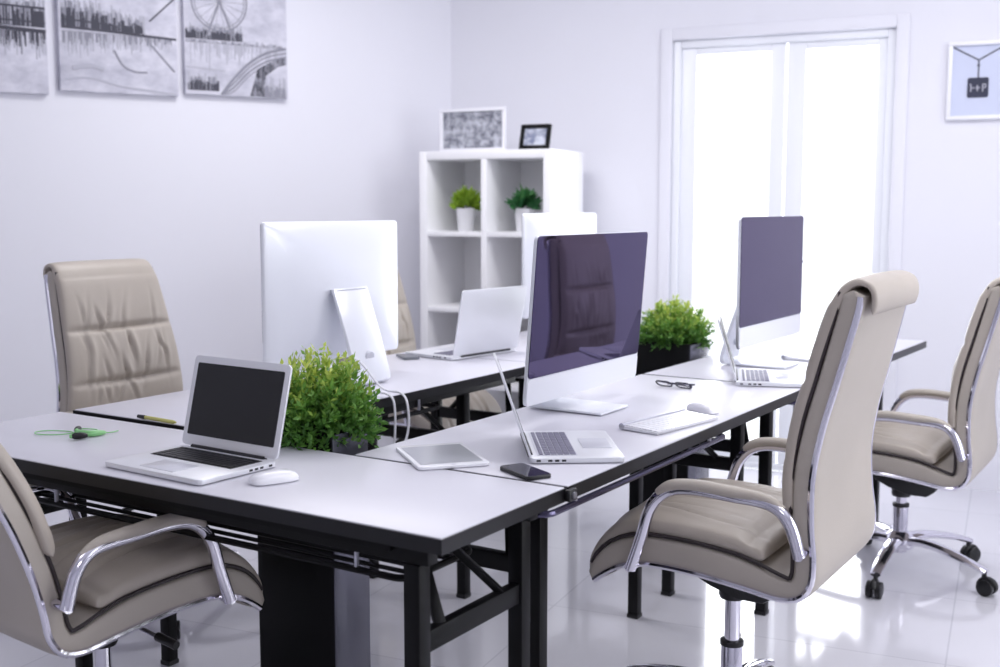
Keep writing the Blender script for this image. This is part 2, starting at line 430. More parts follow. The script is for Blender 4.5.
def shell_n(s):                                         # upholstered depth of the shell at arc length s
    front = math.sqrt(max(0, 1-(1-min(1, (s+.004)/.16))**2))
    seat = .078-.024*min(1, max(0, (s-.36)/.14))
    return .010+(seat-.010)*front
def TW(u, w): return w if u < .5 else w-.046*(u-.5)/.5
BODY = []                                               # parts that ride on the gas lift
def make_chair(label, loc, rz, spin=18.):
    t = thing('office_chair', label, 'chair', loc, rz, 'beige leather office chairs')
    def P(mb, name, m, par=t, **kw):
        o = mb.build(name, m, par, **kw); return o
    sb = s_at(.62); top = OL
    wid = lambda u: TW(u, .243)
    T2 = lambda u: TW(.44+.56*u, .232)
    sh = P(pad(opath(0, OL-.004, lambda u: .003+shell_n(u*OL)*.5, 120), lambda u: shell_n(u*OL)*.5, wid, nk=36, e=.16, er=.012), 'shell', 'leather2', ang=60)
    # seat cushion with long folds
    rs = random.Random(4)
    cseat = [(-.17+.048*k+rs.uniform(-.012, .012), rs.uniform(.12, .30), rs.uniform(.10, .18), rs.uniform(.006, .011), rs.uniform(-.15, .15)) for k in range(8)]
    def dseat(s, y, u):
        env = max(0, 1-(abs(y)/.225)**6); v = .014*(1-(y/.24)**2)*min(1, u*3)
        for y0, s0, ln, am, sl in cseat:
            yy = y-y0-sl*(s-s0)-.006*math.sin(s*22+y0*40)
            v -= am*env*math.exp(-((s-s0)/ln)**2)*(math.exp(-(yy/.0065)**2)-.55*math.exp(-((yy-.018)/.014)**2))
        return v-.010*math.exp(-((u-.92)/.05)**2)
    cs = P(evenpad(opath(.004, .41, lambda u: shell_n(.004+.406*u)+.004+.015*min(1, u*3.2), 90), lambda u: .005+.019*min(1, u*3.2)**.8, .236, e=.3, er=.034, disp=dseat), 'seat_cushion', 'leather', ang=70)
    # back cushion, gathered at two seams and rolled over the top
    bp = opath(sb, s_at(RZ-.052), lambda u: .062+.008*math.sin(PI*min(1, u*.9)), 70)
    roll = spline([bp[-1], (RX+.046, 0, RZ+.000), (RX+.024, 0, RZ+.014), (RX+.000, 0, RZ+.008), (RX-.011, 0, RZ-.014), (RX-.008, 0, RZ-.052)], 6)
    path = bp[:-1]+roll
    path, PL = resample(path, 110)
    zs = [p.z for p in path]
    k1 = next(i for i, z in enumerate(zs) if z > SEAM[0])/109*PL; k2 = next((i for i, z in enumerate(zs) if z > SEAM[1]), 150)/109*PL
    fr_end = len(bp)/(len(bp)+30)
    cback = []
    for kk, dirn in ((k1, -1), (k1, 1), (k2, -1), (k2, 1), (k2-.085, 0)):
        for q in range(6):
            cback.append((rs.uniform(-.17, .17), kk+dirn*rs.uniform(.025, .05), rs.uniform(.03, .06), rs.uniform(.004, .009), rs.uniform(-.35, .35)))
    def dback(s, y, u):
        on = 1 if u < .80 else max(0, 1-(u-.80)/.08)
        ed = max(0, 1-(abs(y)/.232)**3); v = (-.013*math.exp(-((s-k1)/.010)**2)-.013*math.exp(-((s-k2)/.010)**2))*ed
        pil = .005*ed*(abs(math.sin(PI*(s-k1)/(k2-k1)))**.7)
        env = max(0, 1-(y/.225)**2)
        g = 0
        for y0, s0, ln, am, sl in cback:
            yy = y-y0-sl*(s-s0)-.004*math.sin(s*30+y0*60); dn = (s-s0)/ln
            g -= am*env*math.exp(-dn*dn)*(math.exp(-(yy/.0055)**2)-.6*math.exp(-((yy-.015)/.012)**2))
        return (v+pil+g+.006*env)*on
    P(evenpad(path, lambda u: .017 if u < .72 else .017-.008*min(1, (u-.72)/.12), T2, e=.28, er=.03, disp=dback), 'back_cushion', 'leather', ang=70)
    # chrome strips and dark piping along both side edges
    for sy in (-1, 1):
        cp = [p+n*.013+Vector((0, sy*TW(i/59, .2425), 0)) for i, (p, n) in enumerate(oframe(.004+(OL-.02)*i/59) for i in range(60))]
        P(MB().tube(cp, .0075, 8), 'chrome_strip', 'chrome')
        pp = [p+n*(.004+shell_n(.02+(OL-.03)*i/59))+Vector((0, sy*TW(i/59, .237), 0)) for i, (p, n) in enumerate(oframe(.02+(OL-.03)*i/59) for i in range(60))]
        P(MB().tube(pp, .0048, 6), 'piping', 'piping')
        # arm: chrome loop with a padded rest
        y = sy*.272
        ap = spline([(.145, y, .45), (.118, y, .53), (.096, y, .60), (.057, y, .642), (.0, y, .655), (-.09, y, .652), (-.180, y, .645), (-.222, y, .61), (-.246, y, .54)], 7)
        arm = P(MB().tube(ap, .0140, 10, flat=1.), 'armrest', 'chrome')
        q = [p+Vector((0, 0, .009)) for p in ap[18:47]]
        rr = [.0175*min(1, .55+.45*math.sin(PI*min(1, .15+.9*i/(len(q)-1)))*1.3) for i in range(len(q))]
        P(MB().tube(q, rr, 12, flat=.8), 'arm_pad', 'leather2', arm)
        for mx_, mz_ in ((.145, .455), (-.246, .545)):
            P(MB().tube([(mx_, sy*.235, mz_), (mx_, sy*.281, mz_)], .011, 10), 'arm_mount', 'chrome', arm)
    # mechanism, lever, gas lift
    P(MB().prism([(-.13, .40), (.10, .425), (.10, .405), (.03, .372), (-.04, .352), (-.10, .352), (-.13, .375)], XZ, -.075, .075), 'tilt_mechanism', 'plastic', bevel=.006)
    lv = MB().tube([(.03, -.07, .385), (.03, -.17, .378)], .005, 8)
    lev = P(lv, 'lever', 'satin')
    P(MB().tube([(.03, -.165, .378), (.035, -.225, .370)], .010, 10), 'lever_grip', 'plastic', lev)
    P(MB().lathe([(.031, .330), (.034, .338), (.034, .362), (.028, .37)], 24), 'lift_collar', 'plastic')
    gl = P(MB().lathe([(.0185, .20), (.0185, .345)], 24), 'gas_lift', 'chrome')
    nb = len(t.children)
    # fixed base
    P(MB().lathe([(.026, .075), (.026, .24), (.022, .248)], 24).lathe([(.048, .092), (.052, .10), (.052, .128), (.036, .146), (.027, .152)], 24), 'column', 'chrome')
    P(MB().lathe([(.0285, .24), (.0285, .251), (.020, .253)], 24), 'column_ring', 'plastic')
    a0 = spin
    for k in range(5):
        a = rad(a0+72*k); u = Vector((math.cos(a), math.sin(a), 0))
        pts = [u*.03+Vector((0, 0, .118)), u*.09+Vector((0, 0, .126)), u*.17+Vector((0, 0, .118)), u*.26+Vector((0, 0, .098)), u*.325+Vector((0, 0, .078))]
        pts = spline(pts, 4); n = len(pts)
        lg = P(MB().tube(pts, [.030-.012*i/(n-1) for i in range(n)], 10, flat=.55), 'base_leg', 'chrome')
        cc = u*.318; w = Vector((-u.y, u.x, 0)); h = MB()
        off = u*.012
        for sgn in (-1, 1):
            c = cc+off+w*(.015*sgn)+Vector((0, 0, .028))
            h.tube([c-w*.010, c-w*.008, c+w*.008, c+w*.010], [.024, .028, .028, .024], 18)
        hp = [cc+off*1.0+Vector((0, 0, .028))+(u*math.cos(b)+Vector((0, 0, 1))*math.sin(b))*.031 for b in [rad(x) for x in range(20, 181, 20)]]
        h.tube(hp, .011, 8, flat=.6)
        h.tube([cc+Vector((0, 0, .045)), cc+Vector((0, 0, .085))], .008, 8)
        P(h, 'caster', 'plastic', lg)
    return t
def lift_spin(t, dz, deg):
    lift(t, dz)
    for ch in t.children:
        if ch.name.split('.')[0] == 'base_leg': ch.rotation_euler.z = rad(deg)
def lift(t, dz):                                        # gas lift height of this chair
    for ch in t.children:
        if ch.name.split('.')[0] not in ('column', 'column_ring', 'base_leg'):
            ch.location.z += dz
ch0 = make_chair('largest beige leather office chair, pulled up to the near right dark screen, back to us', (.566, 2.70, 0), 147.5)
lift_spin(ch0, .028, -33)
for loc, rz, lab, dz, sp in (
        ((1.43, 4.0, 0), 147.5, 'beige leather office chair at the right picture edge, beyond the largest chair', -.052, 0),
        ((-1.07, 3.67, 0), -32.5, 'beige leather office chair by the left wall, gathered cushioned back facing us', -.004, 10),
        ((-.34, 4.86, 0), -32.5, 'beige leather office chair mostly hidden behind the near white backed computer', -.04, 0)):
    lift_spin(copy_thing(ch0, loc, rz, lab), dz-.028, sp)
set_profile(LOW, (.70, 1.3))
ch1 = make_chair('beige leather low backed office chair cut off at the lower left corner', (-.898, 2.500, 0), 52.)
lift_spin(ch1, -.012, -90)

# ------------------------------------------------------------------ desktop computers
def make_monitor(label, loc, rz, drop=0., tilt=0.):
    t = thing('desktop_computer', label, 'computer', loc, rz, 'all in one desktop computers')
    W, Z0, Z1 = .63, .088, .518
    H = Z1-Z0; zc = (Z0+Z1)/2
    # shell: rounded rectangle whose back swells towards the middle
    n = 12; vs = []; fs = []
    outl = rrect(W, H, .014, 4)
    rings = [(1, .004), (1, -.004), (.985, -.0075), (.95, -.012), (.88, -.0185), (.78, -.0255), (.65, -.032), (.5, -.0370), (.33, -.0405), (.15, -.042)]
    m = MB(); k = len(outl)
    for sc, x in rings:
        vs += [(x, y, zc+z) for y, z in rrect(W*sc, H*sc, min(.014+(1-sc)*.16, H*sc*.45), 4)]
    for i in range(len(rings)-1):
        for j in range(k): fs.append((i*k+j, i*k+(j+1) % k, (i+1)*k+(j+1) % k, (i+1)*k+j))
    fs.append(tuple(range(k))); fs.append(tuple((len(rings)-1)*k+j for j in range(k)))
    sh = m.add(vs, fs).build('housing', 'white_alu', t, ang=75); pan = [sh]
    cz = Z0+.070
    pan.append(MB().prism(rrect(W-.003, Z1-cz-.002, .012, 4, 0, (Z1+cz)/2), YZ, .0035, .0062).build('screen', 'screen', t))
    pan.append(MB().prism(rrect(W-.003, cz-Z0-.002, .012, 4, 0, (Z0+cz)/2), YZ, .0035, .0060).build('chin', 'white_alu', t))
    for o in pan:
        o.rotation_euler.y = rad(tilt); o.location = (-zc*math.sin(rad(tilt)), 0, zc*(1-math.cos(rad(tilt)))-drop)
    # bent stand: riser and foot from one sheet, cable hole in the riser
    q_ = .295-drop; prof = [(-.056, q_-.004), (-.064, q_+.002), (-.116, .150), (-.154, .030), (-.154, .012), (-.146, .004), (.080, .002), (.080, .008), (-.132, .011), (-.140, .018), (-.140, .032), (-.104, .150)]
    MB().prism(prof, XZ, -.080, .080).build('stand', 'white_alu', t, bevel=.0012)
    Rm = Matrix.Rotation(rad(-13), 3, 'Y')
    MB().tube([Vector((-.1235, 0, .087)), Vector((-.1375, 0, .083))], .020, 20).build('cable_hole', 'pad', t)
    MB().box((-.049, 0, .286-drop), (.036, .14, .012)).build('hinge', 'satin', t)
    return t
def along(origin, s, p): q = Vector(origin)+A*s+B*p; return (q.x, q.y)
ZT = TOP+.0005
make_monitor('dark screened desktop computer in the middle, a chair mirrored in its screen', (.243, 3.095, ZT), -32.5, drop=.038, tilt=4.5)
mon = make_monitor('dark screened desktop computer in front of the bright glass door', (.940, 3.965, ZT), -32.5)
lm = copy_thing(mon, (-.515, 3.565, ZT+.006), 147.5, 'white backed desktop computer beside the bushy plant, back turned to us')
for ch in lm.children:
    if ch.name.split('.')[0] in ('housing', 'screen', 'chin'): ch.location.z -= .018
copy_thing(mon, (.262, 4.94, ZT+.006), 147.5, 'white backed desktop computer half hidden behind the middle dark screen')

# ------------------------------------------------------------------ laptops
def laptop(label, loc, rz, w=.305, d=.212, open_=108, lid_h=None, keys='keys', screen='matte_screen'):
    t = thing('laptop', label, 'laptop', loc, rz, 'silver laptops')
    lid_h = lid_h or d
    b = MB().prism(rrect(d, w, .012, 5), XY, .002, .013).build('base', 'alu', t, bevel=.0015)
    MB().box((-.042, 0, .0135), (.088, w-.05, .001)).build('key_well', 'pad' if keys != 'keys' else 'keys', b, smooth=False)
    kb = MB(); rows = 6; cols = 14; kw = (w-.058)/cols; kd = .084/rows
    for r in range(rows):
        for c in range(cols):
            if r == 5 and 3 < c < 9: continue
            hgt = kd*.55 if r == 0 else kd*.86
            kb.box((-.084+kd*(r+.5), -(w-.058)/2+kw*(c+.5), .0148), (hgt, kw*.86, .0018))
    kb.box((-.084+kd*5.5, -(w-.058)/2+kw*6.5, .0148), (kd*.86, kw*4.86, .0018))
    kb.build('keyboard', keys, b, smooth=False)
    MB().box((.056, 0, .0134), (.066, .105, .0012)).build('trackpad', 'pad', b, bevel=.0004)
    fe = MB(); fe.tube([(-d/2+.002, -w*.38, .013), (-d/2+.002, w*.38, .013)], .006, 10); fe.build('hinge', 'keys', b)
    for x in (-.085, -.06, -.045, -.03):
        for sg in (-1, 1): MB().box((x, sg*(w/2+.0002), .0075), (.009, .001, .0045)).build('port', 'keys', b, smooth=False)
    th = rad(180-open_)                                # lid rises from the hinge line
    ux, uz = math.cos(PI-th+0), math.sin(th)
    ax = Vector((-math.cos(th) if open_ > 90 else math.cos(th), 0, math.sin(th)))
    if open_ > 90: ax = Vector((-math.cos(rad(180-open_)), 0, math.sin(rad(180-open_))))
    else: ax = Vector((math.cos(rad(open_)), 0, math.sin(rad(open_))))
    nn = Vector((ax.z, 0, -ax.x))                      # out of the screen
    o = Vector((-d/2+.004, 0, .014))
    f = lambda u, v, q: o+ax*v+Vector((0, u, 0))+nn*q
    l = MB().prism(rrect(w, lid_h-.004, .012, 5, 0, lid_h/2), f, -.006, -.0005).build('lid', 'alu', t, bevel=.0012)
    MB().prism(rrect(w-.03, lid_h-.045, .003, 2, 0, lid_h/2+.004), f, -.0008, .0006).build('screen', screen, l)
    return t
laptop('open silver laptop with black screen on the front table', (-.658, 2.392, ZT), -125, w=.306, d=.212, open_=104, lid_h=.208)
laptop('thin open silver laptop seen from its side beside the white tablet', (.160, 2.575, ZT), 3, d=.205, open_=109, keys='keys_grey')
laptop('thin open silver laptop seen from its side in front of the glass door', (.857, 3.63, ZT), -11, d=.205, open_=107, keys='keys_grey')
laptop('open silver laptop on the left row, plain lid back turned to us', (-.145, 4.255, ZT+.006), 140, w=.36, d=.245, open_=101, lid_h=.245, keys='keys_grey')

# ------------------------------------------------------------------ small things on the tables
def mouse(label, loc, rz):
    t = thing('computer_mouse', label, 'mouse', loc, rz, 'white computer mice')
    L, Wd = .100, .052; n = 20; vs = []; fs = []; R = [(1, .002), (1.0, .006), (.97, .011), (.86, .0165), (.66, .0205), (.36, .0225), (.1, .023)]
    for sc, z in R:
        for j in range(n*2):
            a = PI*j/n; e = .6
            vs.append((L/2*sc*math.copysign(abs(math.cos(a))**e, math.cos(a)), Wd/2*sc*math.copysign(abs(math.sin(a))**e, math.sin(a)), z))
    k = 2*n
    for i in range(len(R)-1):
        for j in range(k): fs.append((i*k+j, i*k+(j+1) % k, (i+1)*k+(j+1) % k, (i+1)*k+j))
    fs.append(tuple(reversed(range(k)))); fs.append(tuple((len(R)-1)*k+j for j in range(k)))
    MB().add(vs, fs).build('mouse_shell', 'white_gloss', t, ang=60)
    MB().prism(rrect(L*.9, Wd*.82, .02, 5), XY, 0, .0025).build('mouse_base', 'satin', t)
    return t
mouse('white mouse beside the black screened laptop on the front table', (-.455, 2.262, ZT), 34)
mouse('white mouse on the right table by the white keyboard and the chair arm', (.548, 3.058, ZT), -58)

def keyboard(label, loc, rz):
    t = thing('keyboard', label, 'keyboard', loc, rz, 'slim white keyboards')
    f = lambda u, v, q: (u, q, v)
    MB().prism([(-.058, .002), (.057, .001), (.057, .006), (-.045, .011), (-.058, .012)], lambda u, v, q: (u, q, v), -.14, .14).build('keyboard_base', 'alu', t, bevel=.001)
    MB().tube([(-.050, -.14, .0085), (-.050, .14, .0085)], .0085, 14).build('battery_tube', 'satin', t)
    k = MB(); Rm = Matrix.Rotation(rad(2.8), 3, 'Y')
    for r in range(6):
        for c in range(14):
            if r == 5 and 3 < c < 9: continue
            k.box((-.034+.0165*r, -.1275+.0196*c, .0118-.0008*r), (.0145, .017, .003), Rm)
    k.box((-.034+.0165*5, -.1275+.0196*6, .0118-.004), (.0145, .095, .003), Rm)
    k.build('keys', 'white_gloss', t, smooth=False)
    return t
keyboard('slim white keyboard lying right of the near laptop on the right table', (.432, 2.872, ZT), -42)
keyboard('slim white keyboard beside the far right laptop, partly behind the chair back', (1.15, 4.20, ZT), -37)

t = thing('tablet', 'white tablet computer lying flat by the corner of the right table', 'tablet', (-.130, 2.487, ZT), 18)
MB().prism(rrect(.158, .225, .012, 5), XY, .0005, .0075).build('tablet_body', 'white_gloss', t, bevel=.0015)
MB().prism(rrect(.138, .182, .002, 2), XY, .0072, .0081).build('tablet_screen', 'grey_screen', t)
MB().lathe([(.006, .0076), (.006, .0082)], 16, (0, -.102, 0)).build('home_button', 'pad', t)

t = thing('smartphone', 'dark smartphone with a bright reflection beside the tablet on the right table', 'phone', (.052, 2.33, ZT), -60)
MB().prism(rrect(.118, .06, .009, 5), XY, .0005, .0085).build('phone_body', 'plastic', t, bevel=.0015)
MB().prism(rrect(.114, .056, .008, 5), XY, .0083, .0092).build('phone_screen', 'phone', t)
t = thing('smartphone', 'grey smartphone on the left row beside the lid backed laptop', 'phone', (-.335, 4.125, ZT+.006), 20)
MB().prism(rrect(.06, .115, .008, 5), XY, .0005, .0085).build('phone_body', 'phone_grey', t, bevel=.0015)
MB().prism(rrect(.054, .108, .006, 5), XY, .0083, .0090).build('phone_screen', 'phone_grey', t)

# eyeglasses
t = thing('eyeglasses', 'dark rimmed eyeglasses lying folded on the right table', 'glasses', (.535, 3.465, ZT), -36)
f = MB()
for sx in (-1, 1):
    f.tube([(sx*.033+p[0], -.010-p[1]*.8, .012+p[1]*.55) for p in rrect(.050, .034, .014, 5)], .0024, 8, closed=True)
f.tube(spline([(-.009, -.014, .015), (0, -.017, .017), (.009, -.014, .015)], 4), .0022, 8)
f.build('rim', 'spec', t)
for sx in (-1, 1):
    MB().prism(rrect(.047, .031, .013, 5, sx*.033, 0), lambda u, v, q: (u, -.010-v*.8+q*.55, .012+v*.55+q*.8), -.0006, .0006).build('lens', 'glass', t)
    tp = spline([(sx*.059, -.013, .015), (sx*.0635, .004, .015), (sx*.030, .024+.006*sx, .010), (-sx*.045, .030+.006*sx, .004)], 6)
    MB().tube(tp, .0022, 8).build('temple', 'spec', t)

# green earphones
t = thing('earphones', 'green in ear earphones with a thin tangled cord on the front table', 'earphones', (-1.02, 2.735, ZT), 0)
z = .0025
cord = spline([(-.004, -.012, z), (-.03, .03, z), (-.085, .045, z), (-.115, .03, z), (-.10, .0, z), (-.05, -.005, z), (0, .01, .005), (.03, .03, .004), (.02, .06, z), (-.02, .07, z), (-.01, .03, .006), (.03, .0, .005), (.06, .02, z), (.075, .03, z), (.08, .045, z)], 8)
MB().tube(cord, .0014, 6).build('cord', 'green', t)
sl = MB().tube(spline([(-.02, .03, .006), (.0, .0, .008), (.03, -.02, .008), (.055, -.005, .007), (.06, .012, .005)], 5), [.003+.005*math.sin(PI*i/20) for i in range(21)], 8)
sl.build('cord_slider', 'green', t)
for (x, y, a) in ((.022, -.052, 20), (-.012, .028, 100)):
    u = Vector((math.cos(rad(a)), math.sin(rad(a)), 0)); p = Vector((x, y, .009))
    MB().tube([p-u*.018, p-u*.012, p, p+u*.010, p+u*.017], [.005, .008, .0085, .007, .004], 12).build('earbud', 'plastic', t)
    MB().tube([p-u*.024, p-u*.018], [.004, .006], 10).build('earbud_stem', 'green', t)

t = thing('pen', 'yellow pen with dark cap lying on the left table edge behind the laptop', 'pen', (-.875, 2.882, ZT+.006), -36)
MB().tube([(-.045, 0, .0058), (.065, 0, .0058), (.075, 0, .0058)], [.005, .005, .0025], 12).build('barrel', 'yellow', t)
MB().tube([(-.075, 0, .0058), (-.045, 0, .0058)], [.0048, .0056], 12).build('cap', 'plastic', t)

# cables hanging from the left monitor over the table edge
def cable(label, pts, r=.0035):
    o = MB().tube(spline(pts, 8), r, 8).build('cable', 'cable'); return tag(o, label, 'cable', 'white computer cables')
cable('white cable drooping from the left table edge in a wide loop', [(-.455, 3.49, .845), (-.41, 3.40, .83), (-.345, 3.325, .772), (-.285, 3.26, .768), (-.262, 3.212, .74), (-.262, 3.19, .66), (-.30, 3.12, .575), (-.36, 3.02, .535), (-.43, 2.93, .56)])
cable('white cable hanging straight down beside the looped cable', [(-.46, 3.465, .83), (-.43, 3.38, .79), (-.38, 3.31, .766), (-.322, 3.24, .768), (-.298, 3.200, .74), (-.30, 3.18, .62), (-.325, 3.12, .52), (-.335, 3.02, .43), (-.36, 2.93, .36)])

# ------------------------------------------------------------------ plants
def foliage(name, m, parent, n, rx, ry, rz, c, leaf=(.028, .010), per=12, seed=1, up=.5, droop=.2, tip=.6):
    rnd = random.Random(seed); vs = []; fs = []; col = []
    for i in range(n):
        # sprig from the centre towards a point of the half dome
        th = rnd.uniform(0, 2*PI); cz = rnd.uniform(-.25, 1); sr = math.sqrt(max(0, 1-cz*cz)); k = rnd.uniform(.72, 1.06)
        e = Vector((rx*sr*math.cos(th)*k, ry*sr*math.sin(th)*k, rz*cz*k))
        b = Vector((e.x*.25, e.y*.25, -.25*rz))
        tone = rnd.uniform(-.18, .18)
        for q in range(per):
            t = .35+.65*(q+rnd.random())/per
            p = b.lerp(e, t)+Vector((0, 0, -droop*rz*(t*t)*sr*.4))
            d = (e-b).normalized()
            r3 = Vector((rnd.uniform(-1, 1), rnd.uniform(-1, 1), rnd.uniform(-.6, 1)))
            ld = (d*up+r3*.75).normalized(); sd = ld.cross(Vector((rnd.uniform(-1, 1), rnd.uniform(-1, 1), rnd.uniform(-1, 1)))).normalized()
            nn = ld.cross(sd)
            L = leaf[0]*rnd.uniform(.7, 1.25); W = leaf[1]*rnd.uniform(.8, 1.2); o = len(vs); P = p+Vector(c)
            vs += [P, P+ld*L*.45+sd*W*.5+nn*L*.06, P+ld*L, P+ld*L*.45-sd*W*.5+nn*L*.06, P+ld*L*.5]
            fs += [(o, o+1, o+4), (o+1, o+2, o+4), (o+2, o+3, o+4), (o+3, o, o+4)]
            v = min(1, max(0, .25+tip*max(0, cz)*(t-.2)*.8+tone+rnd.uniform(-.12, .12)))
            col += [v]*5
    me = bpy.data.meshes.new(name); me.from_pydata([tuple(v) for v in vs], [], fs)
    at = me.attributes.new('leaf', 'FLOAT', 'POINT'); at.data.foreach_set('value', col)
    me.materials.append(M[m]); o = bpy.data.objects.new(name, me); C.objects.link(o); o.parent = parent
    return o
def planter_plant(label, loc, rz, sx, sy, h, seed, fr_, cen):
    t = thing('potted_plant', label, 'plant', loc, rz, 'bushy plants in tall planters')
    k = MB(); w = .012
    # local x runs along the table row, y across the gap
    p = MB()
    for cx, cy, dx, dy in ((w/2, sy/2, w, sy), (sx-w/2, sy/2, w, sy), (sx/2, sy-w/2, sx-2*w, w), (sx/2, w/2+.002, sx-2*w, w)):
        p.box((cx, cy, h/2), (dx, dy, h))
    p.box((sx/2, sy/2, .02), (sx-2*w, sy-2*w, .03))
    po = p.build('planter', 'pot_black', t, bevel=.0015)
    MB().box((sx/2, -.001, h/2), (sx, .005, h-.004)).build('painted_side_sheen', 'pot_side_sheen', po, bevel=.001)  # bright reflection on one side, put in as a grey sheet
    MB().box((sx/2, sy/2, h-.03), (sx-2*w, sy-2*w, .02)).build('soil', 'soil', t)
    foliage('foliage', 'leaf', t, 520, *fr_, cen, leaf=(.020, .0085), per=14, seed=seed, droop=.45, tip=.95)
    return t
q = (-.385, 2.585)
planter_plant('bushy green plant in a tall black planter behind the black screened laptop', (*q, 0), ROT, .125, .23, .782, 3, (.150, .160, .165), (.075, .10, .812))
q = (.707, 4.235)
planter_plant('bushy green plant in a black planter between the two dark screens', (*q, 0), ROT, .20, .23, .79, 8, (.155, .155, .13), (.105, .115, .822))

# ------------------------------------------------------------------ cube shelf with its pots and frames
SH = (-.405, 5.80); SR = -26
sx_ = Vector((math.cos(rad(SR)), math.sin(rad(SR)), 0)); sy_ = Vector((-sx_.y, sx_.x, 0))
def onshelf(u, v, z): p = Vector((*SH, 0))+sx_*u+sy_*v; return (p.x, p.y, z)
t = thing('cube_shelf', 'white open cube shelf standing in the corner behind the left row', 'shelf', (*SH, 0), SR)
W, D, Ht, bt, it = .72, .41, 1.575, .042, .024
for x in (bt/2, W-bt/2): MB().box((x, D/2, Ht/2), (bt, D, Ht)).build('side_board', 'shelf', t, bevel=.003)
for z_ in (bt/2, Ht-bt/2): MB().box((W/2, D/2, z_), (W-2*bt, D, bt)).build('end_board', 'shelf', t, bevel=.003)
pitch = (Ht-2*bt+it)/4; levels = [bt+pitch*k for k in range(4)]
MB().box((W/2, D/2, Ht/2), (.03, D-.004, Ht-2*bt)).build('divider', 'shelf', t, bevel=.002)
for z_ in levels[1:]:
    for x0, x1 in ((bt, W/2-.015), (W/2+.015, W-bt)):
        MB().box(((x0+x1)/2, D/2, z_-it/2), (x1-x0, D-.006, it)).build('shelf_board', 'shelf', t, bevel=.002)
MB().box((W/2, D-.004, Ht/2), (W-2*bt+.004, .006, Ht-2*bt+.004)).build('back_panel', 'shelf', t, smooth=False)
def small_plant(label, u, v, z_, m, n, r, lf, seed, up, ph=.115):
    t = thing('potted_plant', label, 'plant', onshelf(u, v, z_+.0006), 0, 'small pot plants on the cube shelf')
    MB().lathe([(.036, 0), (.039, .004), (.047, ph-.004), (.049, ph), (.046, ph), (.047, ph-.015), (.0, ph-.016)][:6], 28).build('pot', 'pot_white', t)
    MB().lathe([(.042, ph-.03), (.042, ph-.012)], 24).build('soil', 'soil', t)
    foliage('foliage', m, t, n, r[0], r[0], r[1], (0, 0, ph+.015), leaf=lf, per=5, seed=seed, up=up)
    return t
small_plant('small yellow green plant in a white pot in the upper left cube of the shelf', .200, .12, levels[3], 'leaf_yellow', 80, (.058, .075), (.045, .017), 5, 1.2)
small_plant('small dark green plant in a white pot in the upper right cube of the shelf', .525, .12, levels[3], 'leaf_dark', 70, (.064, .065), (.046, .019), 6, .8)

# picture frames on the shelf
def lean(o, a): o.rotation_euler = (rad(-a), 0, o.rotation_euler[2]); return o
t = thing('picture_frame', 'white framed black and white photo leaning on the left of the shelf top', 'picture frame', onshelf(.045, .14, Ht+.001), SR-2)
w_, h_ = .375, .215
def frame_bars(w_, h_, b, d): 
    m = MB()
    for c, s in (((w_/2, 0, b/2), (w_, d, b)), ((w_/2, 0, h_-b/2), (w_, d, b)), ((b/2, 0, h_/2), (b, d, h_-2*b)), ((w_-b/2, 0, h_/2), (b, d, h_-2*b))): m.box(c, s)
    return m
frame_bars(w_, h_, .017, .018).build('frame_border', 'white_gloss', t, bevel=.002)
MB().box((w_/2, .003, h_/2), (w_-.03, .006, h_-.03)).build('photo', 'crowd', t, smooth=False)
MB().bar((w_/2, .008, h_*.7), (w_/2, .085, .004), .05, .004, (0, 1, 0)).build('easel_strut', 'pot_white', t)
t = thing('picture_frame', 'small black photo frame tilted back on the right of the shelf top', 'picture frame', onshelf(.505, .10, Ht+.001), SR+4)
w_, h_ = .155, .128
tilt = Matrix.Rotation(rad(-18), 3, 'X')
def tiltmb(m): m.v = [tuple(tilt @ Vector(v)+Vector((0, 0, .002))) for v in m.v]; return m
tiltmb(frame_bars(w_, h_, .020, .016)).build('frame_border', 'black', t, bevel=.002)
tiltmb(MB().box((w_/2, .002, h_/2), (w_-.036, .006, h_-.036))).build('photo', 'snap', t, smooth=False)
MB().bar((w_/2, .035, h_*.72), (w_/2+.03, .10, .004), .03, .006, (0, 1, 0)).build('easel_strut', 'wood', t)

